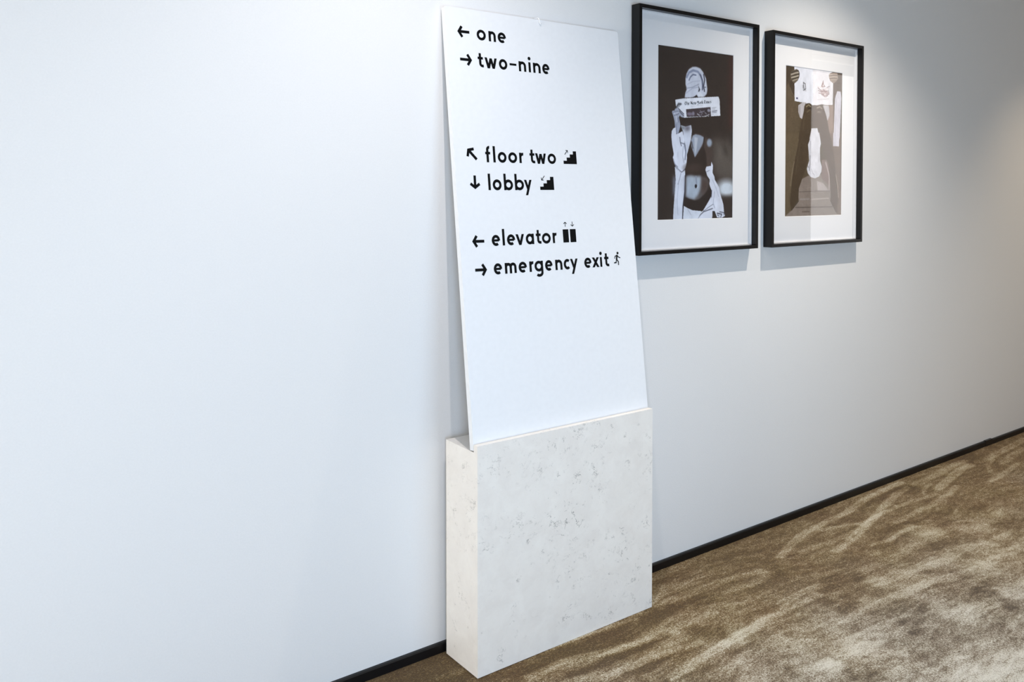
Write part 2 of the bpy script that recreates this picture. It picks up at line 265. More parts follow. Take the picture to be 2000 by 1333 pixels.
# ------------------------------------------------------------------ stone plinth
PX0, PX1, PYB, PYF, PH, PB = 1.4114, 2.1444, -0.0275, -0.2007, 0.6937, 0.6745
LIP = -0.1812
ped = empty('stone_plinth', (1.4114, -0.0275, 0), 'pale veined stone plinth block standing on the carpet and holding up the white sign board', 'plinth')
bm = bmesh.new()
prof = [(PYB, 0), (PYB, PB), (LIP, PB-0.0040), (LIP, PH), (PYF, PH), (PYF, 0)]
a = [bm.verts.new((0, y+0.0275, z)) for y, z in prof]; b = [bm.verts.new((PX1-PX0, y+0.0275, z)) for y, z in prof]
n = len(prof)
for k in range(n): bm.faces.new((a[k], a[(k+1) % n], b[(k+1) % n], b[k]))
bm.faces.new(a[::-1]); bm.faces.new(b)
from_bm('stone_block', bm, M_stone, ped, bevel=0.0028, seg=3)
# ------------------------------------------------------------------ sign board
TILT = math.radians(6.745); SX, SY, SZ, SWD, SLEN = 1.4114, -0.1784, 0.6937, 0.7322, 1.3356
sign = empty('directional_sign', (SX, SY, SZ), 'tall white directional sign board leaning back on the wall, its foot in the stone plinth', 'sign')
sign.rotation_euler = (-TILT, 0, 0)
def rounded_rect(w_, h0, h1, r, n=6):
    pts = []
    for cx, cz, a0 in ((w_-r, h1-r, 0), (r, h1-r, 90), (0.001, h0+0.001, 180), (w_-0.001, h0+0.001, 270)):
        rr = r if cz > h0+0.1 else 0.001
        for k in range(n+1):
            t = math.radians(a0+90*k/n); pts.append((cx+rr*math.cos(t), cz+rr*math.sin(t)))
    return pts
bm = bmesh.new(); rp = rounded_rect(SWD, -0.0185, SLEN, 0.007)
f = [bm.verts.new((x, 0, z)) for x, z in rp]; g = [bm.verts.new((x, 0.019, z)) for x, z in rp]; n = len(rp)
bm.faces.new(f); bm.faces.new(g[::-1])
for k in range(n): bm.faces.new((f[k], g[k], g[(k+1) % n], f[(k+1) % n]))
o = from_bm('board', bm, M_panel, sign, bevel=0.0012, seg=2)
# lettering -----------------------------------------------------------
SW = 8.9          # stroke width, mm
XH = 33.6
LAYER = [0]
def depth():
    LAYER[0] = (LAYER[0]+1) % 12; return -0.0003-0.00002*LAYER[0]
def strip(bm, pts, wd, closed=False):
    yd = depth()
    P = []
    for p in pts:
        p = Vector((p[0], p[1]))
        if not P or (p-P[-1]).length > 0.05: P.append(p)
    n = len(P); L_, R_ = [], []
    for i in range(n):
        p = P[i]
        d0 = (p-P[i-1]).normalized() if (i > 0 or closed) else None
        d1 = (P[(i+1) % n]-p).normalized() if (i < n-1 or closed) else None
        if d0 is None: d0 = d1
        if d1 is None: d1 = d0
        t = (d0+d1).normalized(); nn = Vector((-t.y, t.x)); k = wd/2/max(0.35, nn.dot(Vector((-d0.y, d0.x))))
        L_.append(bm.verts.new(((p.x+nn.x*k)/1000, yd, (p.y+nn.y*k)/1000))); R_.append(bm.verts.new(((p.x-nn.x*k)/1000, yd, (p.y-nn.y*k)/1000)))
    for i in range(n if closed else n-1):
        j = (i+1) % n; bm.faces.new((L_[i], R_[i], R_[j], L_[j]))
def poly(bm, pts):
    yd = depth(); bm.faces.new([bm.verts.new((x/1000, yd, z/1000)) for x, z in pts])
def arc(cx, cy, rx, ry, a0, a1, n=20):
    return [(cx+rx*math.cos(math.radians(a0+(a1-a0)*k/n)), cy+ry*math.sin(math.radians(a0+(a1-a0)*k/n))) for k in range(n+1)]
def para(bm, x0, y0, x1, y1, wd=None):
    wd = wd or SW; wh = wd/max(0.3, abs(y1-y0)/math.hypot(x1-x0, y1-y0))
    poly(bm, [(x0-wh/2, y0), (x0+wh/2, y0), (x1+wh/2, y1), (x1-wh/2, y1)])
def disc(bm, cx, cy, r): poly(bm, arc(cx, cy, r, r, 0, 345, 23))
def glyph(bm, c, x, y, wd):
    s = SW; h = s/2; X_ = XH
    A = lambda pts: [(px+x, py+y) for px, py in pts]
    ring = lambda W0, W1: strip(bm, A(arc((W0+W1)/2, X_/2, (W1-W0-s)/2, (X_+1-s)/2, 0, 350, 35)), s, True)
    if c == 'o': ring(0, wd)
    elif c == 'n':
        strip(bm, A([(h, 0), (h, X_)]), s); ys = X_-(wd-s)/2-h; strip(bm, A([(wd-h, 0)]+arc(wd/2, ys, (wd-s)/2, (wd-s)/2, 0, 165, 20)), s)
    elif c == 'm':
        strip(bm, A([(h, 0), (h, X_)]), s); q = (wd-s)/2
        for k in (0, 1):
            ys = X_-q/2-h; strip(bm, A([(h+q*(k+1), 0)]+arc(h+q*(k+0.5), ys, q/2, q/2, 0, 168, 18)), s)
    elif c == 'r':
        strip(bm, A([(h, 0), (h, X_)]), s); strip(bm, A(arc(h+11, X_-h-9.5, 11, 9.5, 165, 82, 12)), s)
    elif c == 'i': strip(bm, A([(wd/2, 0), (wd/2, X_)]), s); disc(bm, x+wd/2, y+46, s*0.66)
    elif c == 'l': strip(bm, A([(wd/2, 0), (wd/2, 52)]), s)
    elif c == 't':
        strip(bm, A([(9, 45), (9, 12)]+arc(17, 12, 8, 12-h, 180, 270, 12)+[(21.5, h+0.4)]), s*0.97); strip(bm, A([(0, X_-h), (20, X_-h)]), s*0.9)
    elif c == 'f':
        strip(bm, A([(8.5, 0), (8.5, 40)]+arc(15.5, 40, 7, 52-h-40, 180, 80, 10)), s); strip(bm, A([(0, X_-h), (19, X_-h)]), s*0.9)
    elif c == 'e':
        m = X_*0.50; strip(bm, A([(h+1, m)]+[(wd-h, m)]), s*0.8); strip(bm, A(arc(wd/2, X_/2, (wd-s)/2, (X_+1-s)/2, -4, 308, 34)), s)
    elif c == 'c': strip(bm, A(arc(wd/2+2, X_/2, (wd-s)/2+1, (X_+1-s)/2, 48, 312, 28)), s)
    elif c == 'b': strip(bm, A([(h, 0), (h, 52.5)]), s); ring(0, wd)
    elif c == 'a': strip(bm, A([(wd-h, 0), (wd-h, X_)]), s); ring(0, wd)
    elif c == 'g':
        strip(bm, A([(wd-h, X_), (wd-h, -4)]+arc(wd/2+1, -4, (wd-s)/2-1, 12.5-h+1, 0, -140, 18)), s); ring(0, wd)
    elif c == 'v': k = s*0.55; para(bm, x+k, y+X_, x+wd/2, y-1); para(bm, x+wd-k, y+X_, x+wd/2, y-1)
    elif c == 'w':
        k = s*0.55; q = (wd-2*k)/4
        for i, (p0, p1) in enumerate(((0, 1), (1, 2), (2, 3), (3, 4))): para(bm, x+k+q*p0, y+(X_ if p0 % 2 == 0 else -1)-(1.5 if p0 == 2 else 0), x+k+q*p1, y+(X_ if p1 % 2 == 0 else -1)-(1.5 if p1 == 2 else 0))
    elif c == 'y': k = s*0.55; para(bm, x+wd-k, y+X_, x+9, y-16.5); para(bm, x+k, y+X_, x+wd*0.5, y+2)
    elif c == 'x': k = s*0.6; para(bm, x+k, y, x+wd-k, y+X_); para(bm, x+k, y+X_, x+wd-k, y)
    elif c == '-': strip(bm, A([(0, 20), (wd, 20)]), 7)
def arrow(bm, tip, tail, wd=None, head=(17, 17)):
    wd = wd or SW; T = Vector(tip); d = (Vector(tail)-T).normalized(); n_ = Vector((-d.y, d.x))
    strip(bm, [T+d*(wd*0.35), tail], wd)
    strip(bm, [T+d*head[0]+n_*head[1], T+d*(wd*0.6), T+d*head[0]-n_*head[1]], wd)
LINES = [(["black word 'one' after a left arrow"], 1239.8, [('o', 114, 149), ('n', 159.8, 187.8), ('e', 195.5, 228.3)], ((41.6, 1259.6), (86.4, 1260.3))), (["black word 'two-nine' after a right arrow"], 1152.2, [('t', 111.5, 133.5), ('w', 137.5, 185.8), ('o', 193, 226.3), ('-', 235.6, 263), ('n', 272.5, 302.5), ('i', 312, 323), ('n', 332, 363), ('e', 370.5, 401.5)], ((89.6, 1171.6), (45, 1171.6))), (["black word 'floor' after a slanting arrow", "black word 'two' before the upper stairs icon"], 849.6, [('f', 115.5, 135), ('l', 144, 155), ('o', 163, 197), ('o', 204, 239), ('r', 248, 265), ('t', 290.5, 311), ('w', 313.3, 359), ('o', 365.2, 400.6)], ((49, 890.5), (82, 857.5))), (["black word 'lobby' after a down arrow"], 761.8, [('l', 118, 129), ('o', 136, 170), ('b', 179.5, 215), ('b', 222.6, 258.8), ('y', 260, 291.5)], ((69.2, 764.8), (69.8, 807.5))), (["black word 'elevator' after a left arrow"], 587.2, [('e', 117.6, 149.6), ('l', 158, 168.5), ('e', 176.3, 208.3), ('v', 210.7, 244.6), ('a', 251, 284), ('t', 292.3, 311), ('o', 317, 353.5), ('r', 361.8, 378.5)], ((44.6, 603.9), (89.4, 603.3))), (["black word 'emergency' after a right arrow", "black word 'exit' before the running figure"], 498.6, [('e', 118, 149.8), ('m', 160.5, 206), ('e', 214.4, 247.3), ('r', 257.5, 274), ('g', 278.3, 313.3), ('e', 321.7, 352.7), ('n', 364.5, 394.3), ('c', 399.6, 428), ('y', 428.8, 462), ('e', 490.5, 522.6), ('x', 525.6, 557.8), ('i', 560.8, 572.2), ('t', 581.6, 602)], ((92.5, 515.4), (48.5, 516)))]
for (label, base, letters, arr) in LINES:
    words = [[]]
    for g_ in letters:
        if words[-1] and g_[1]-words[-1][-1][2] > 18: words.append([])
        words[-1].append(g_)
    for wd_, lb_ in zip(words, label):
        bm = bmesh.new()
        for (c, x0, x1) in wd_: glyph(bm, c, x0, base, x1-x0)
        o = from_bm('lettering', bm, M_vinyl, sign); o['label'] = lb_
    bm = bmesh.new(); arrow(bm, *arr); from_bm('arrow', bm, M_vinyl, sign)
def stairs(x0, x1, y0, y1, up):
    bm = bmesh.new(); W4 = (x1-x0)/4; H4 = (y1-y0)/4; pts = [(x0, y0), (x1, y0), (x1, y1)]
    for k in range(3, -1, -1):
        pts.append((x0+W4*k, y0+H4*(k+1)))
        if k: pts.append((x0+W4*k, y0+H4*k))
    for k in range(4): poly(bm, [(x0+W4*k, y0), (x0+W4*(k+1)+(0.4 if k < 3 else 0), y0), (x0+W4*(k+1)+(0.4 if k < 3 else 0), y0+H4*(k+1)), (x0+W4*k, y0+H4*(k+1))])
    if up: arrow(bm, (x0+21, y1+3), (x0+7, y1-12), 2.4, (7, 6))
    else: arrow(bm, (x0+7, y1-12), (x0+21, y1+3), 2.4, (7, 6))
    o = from_bm('stairs_icon', bm, M_vinyl, sign); return o
stairs(433, 491, 850.3, 894, True); stairs(325, 383.5, 762.5, 806, False)
bm = bmesh.new()
for x0, x1 in ((406.5, 431), (437.5, 463)): poly(bm, [(x0, 587.3), (x1, 587.3), (x1, 631), (x0, 631)])
arrow(bm, (419, 656), (419, 639.5), 2.4, (6.5, 7)); arrow(bm, (450, 639.5), (450, 656), 2.4, (6.5, 7))
from_bm('elevator_icon', bm, M_vinyl, sign)
bm = bmesh.new(); RX, RY = 625.5, 500.0
q = lambda *p: [(RX+a, RY+b) for a, b in p]
disc(bm, RX+20.5, RY+42.0, 4.6)
strip(bm, q((17.5, 36), (13.5, 19)), 7.0); strip(bm, q((18, 34), (25.5, 27), (32, 25.5)), 3.3); strip(bm, q((16, 34.5), (7.5, 31.5), (5, 23.5)), 3.3)
strip(bm, q((15, 20), (21.5, 12), (21, 0.5)), 4.2); strip(bm, q((13, 19), (10.5, 9.5), (1, 9.0)), 4.0)
from_bm('running_figure_icon', bm, M_vinyl, sign)
# hook holding the board to the wall ------------------------------------
ca, sa = math.cos(TILT), math.sin(TILT)
def on_sign(u, v, dpt=0.0): return (SX+u/1000, SY+v/1000*sa+dpt*ca, SZ+v/1000*ca-dpt*sa)
hk = [on_sign(364.5, 1342.5, 0.0285)[:1]+(-0.001,)+on_sign(364.5, 1342.5, 0.02)[2:], on_sign(365, 1341.5, 0.015), on_sign(366, 1341.0, 0.004)] + [on_sign(u, v, d) for u, v, d in ((367.5, 1340.3, -0.001), (369.3, 1337.5, -0.0035), (370.0, 1332, -0.004), (370.0, 1326, -0.004), (371.3, 1322.5, -0.0035), (374.2, 1320.6, -0.0028))]
h_ = empty('wall_hook', hk[0], 'small white wire hook on the wall bent over the top edge of the sign board', 'hook')
tube('hook_wire', [Vector(p)-Vector(hk[0]) for p in hk], 0.0016, M_hook, h_)
tube('hook_tip', [Vector(hk[-1])-Vector(hk[0])+Vector((0, 0, 0)), Vector(hk[-1])-Vector(hk[0])+Vector((0.0005, -0.003, 0.0004))], 0.0024, M_hook, h_)
# ------------------------------------------------------------------ picture frames
def raster(nx, ny, bg, ops):
    C = np.zeros((ny, nx, 3)); C[:] = bg
    gs, gt = np.meshgrid((np.arange(nx)+0.5)/nx, (np.arange(ny)+0.5)/ny); asp = nx/ny
    def blur(m, k):
        for ax in (0, 1):
            for _ in range(2):
                p_ = [(0, 0), (0, 0)]; p_[ax] = (k, k); q_ = np.pad(m, p_, mode='edge'); cs = np.cumsum(q_, axis=ax)
                z_ = np.zeros_like(np.take(cs, [0], axis=ax)); cs = np.concatenate([z_, cs], axis=ax); n_ = 2*k+1
                m = (np.take(cs, range(n_, cs.shape[ax]), axis=ax)-np.take(cs, range(0, cs.shape[ax]-n_), axis=ax))/n_
        return m
    for op in ops:
        kind, col, par, pts = op[0], np.array(op[1], float), op[2], np.array(op[3], float)
        if kind == 'P':
            m = np.zeros((ny, nx), bool); n_ = len(pts)
            for i in range(n_):
                (x0, y0), (x1, y1) = pts[i], pts[(i+1) % n_]
                if y0 == y1: continue
                c = ((gt >= min(y0, y1)) & (gt < max(y0, y1))) & (gs < x0+(gt-y0)*(x1-x0)/(y1-y0)); m ^= c
            m = m.astype(float)
            if par: m = blur(m, int(round(par*nx/230)))
        elif kind == 'E':
            (cx, cy), (rx, ry) = pts; r_ = np.hypot((gs-cx)/rx, (gt-cy)/ry); s_ = max(par, 0.04); m = np.clip((1-r_)/s_+0.5, 0, 1)
        else:
            d = np.full(gs.shape, 9.0); ux = asp
            for a_, b_ in zip(pts[:-1], pts[1:]):
                ax_, ay, bx, by = a_[0]*ux, a_[1], b_[0]*ux, b_[1]; vx, vy = bx-ax_, by-ay
                t_ = np.clip(((gs*ux-ax_)*vx+(gt-ay)*vy)/(vx*vx+vy*vy+1e-12), 0, 1); d = np.minimum(d, np.hypot(gs*ux-ax_-t_*vx, gt-ay-t_*vy))
            m = np.clip((par*0.55-d)*ny*0.42+0.5, 0, 1)
        C = C*(1-m[..., None])+col*m[..., None]
    return C
def print_mesh(name, x0, x1, z0, z1, y, C, parent):
    ny, nx = C.shape[:2]
    xs = np.linspace(x0, x1, nx+1); zs = np.linspace(z1, z0, ny+1)
    Xg, Zg = np.meshgrid(xs, zs); V = np.stack([Xg, np.full_like(Xg, y), Zg], -1).reshape(-1, 3)
    idx = np.arange((nx+1)*(ny+1)).reshape(ny+1, nx+1)
    F = np.stack([idx[:-1, :-1], idx[1:, :-1], idx[1:, 1:], idx[:-1, 1:]], -1).reshape(-1, 4)
    me = bpy.data.meshes.new(name); me.vertices.add(len(V)); me.vertices.foreach_set('co', V.ravel().astype(np.float32))
    me.loops.add(F.size); me.loops.foreach_set('vertex_index', F.ravel().astype(np.int32))
    me.polygons.add(len(F)); me.polygons.foreach_set('loop_start', np.arange(0, F.size, 4, dtype=np.int32)); me.update(calc_edges=True); me.validate()
    lin = np.clip(C/255, 0, 1); lin = np.where(lin > 0.04045, ((lin+0.055)/1.055)**2.4, lin/12.92)
    P_ = np.pad(lin, ((1, 1), (1, 1), (0, 0)), mode='edge'); P_ = (P_[:-1, :-1]+P_[1:, :-1]+P_[:-1, 1:]+P_[1:, 1:])/4
    a_ = me.attributes.new('ink', 'FLOAT_COLOR', 'POINT'); a_.data.foreach_set('color', np.concatenate([P_, np.ones(P_.shape[:2]+(1,))], -1).ravel().astype(np.float32))
    return link(name, me, M_print, parent)
def picture(x0, x1, z0, z1, d, px0, px1, pz0, pz1, label, C):
    r = empty('framed_photograph', (x0, 0, z0), label, 'picture')
    W_, H_ = x1-x0, z1-z0; fw_ = 0.0135; yb = -0.001; yg = -d*0.48
    for (a, b, c, e) in (((0, H_), (W_, H_), (W_-fw_, H_-fw_), (fw_, H_-fw_)), ((0, 0), (fw_, fw_), (W_-fw_, fw_), (W_, 0)), ((0, 0), (0, H_), (fw_, H_-fw_), (fw_, fw_)), ((W_, 0), (W_-fw_, fw_), (W_-fw_, H_-fw_), (W_, H_))):
        bm = bmesh.new(); f = [bm.verts.new((p[0], -d, p[1])) for p in (a, b, c, e)]; g = [bm.verts.new((p[0], yb, p[1])) for p in (a, b, c, e)]
        bm.faces.new(f); bm.faces.new(g[::-1])
        for k in range(4): bm.faces.new((f[k], g[k], g[(k+1) % 4], f[(k+1) % 4]))
        from_bm('frame_rail', bm, M_black, r, bevel=0.0007, seg=1)
    i0, i1, j0, j1 = fw_+0.0003, W_-fw_-0.0003, fw_+0.0003, H_-fw_-0.0003; t = 0.004
    bm = bmesh.new()
    for b_ in ((i0, i0+t, j0, j1), (i1-t, i1, j0, j1), (i0+t, i1-t, j0, j0+t), (i0+t, i1-t, j1-t, j1)): box_bm(bm, b_[0], b_[1], yg+0.0005, -0.0125, b_[2], b_[3])
    o = from_bm('spacer', bm, M_mat, r); o['label'] = 'white spacer strip inside the frame'
    a, b, c, e = px0-x0, px1-x0, pz0-z0, pz1-z0
    bm = bmesh.new(); k_ = 0.0016
    oi = [(i0, j0), (i1, j0), (i1, j1), (i0, j1)]; ii = [(a-k_, c-k_), (b+k_, c-k_), (b+k_, e+k_), (a-k_, e+k_)]; ib = [(a, c), (b, c), (b, e), (a, e)]
    vo = [bm.verts.new((p[0], -0.0125, p[1])) for p in oi]; vi = [bm.verts.new((p[0], -0.0125, p[1])) for p in ii]; vb = [bm.verts.new((p[0], -0.0109, p[1])) for p in ib]
    wo = [bm.verts.new((p[0], -0.0109, p[1])) for p in oi]
    for k in range(4):
        l = (k+1) % 4; bm.faces.new((vo[k], vo[l], vi[l], vi[k])); bm.faces.new((vi[k], vi[l], vb[l], vb[k])); bm.faces.new((vo[k], wo[k], wo[l], vo[l])); bm.faces.new((wo[k], vb[k], vb[l], wo[l]))
    mt = from_bm('mat_board', bm, M_mat, r)
    pr = print_mesh('photo_print', a, b, c, e, -0.0106, C, mt)
    box('backing_board', i0, i1, -0.0104, -0.002, j0, j1, M_mat, r)
    box('glass', i0, i1, yg-0.002, yg, j0, j1, M_glass, r)
    return r, mt
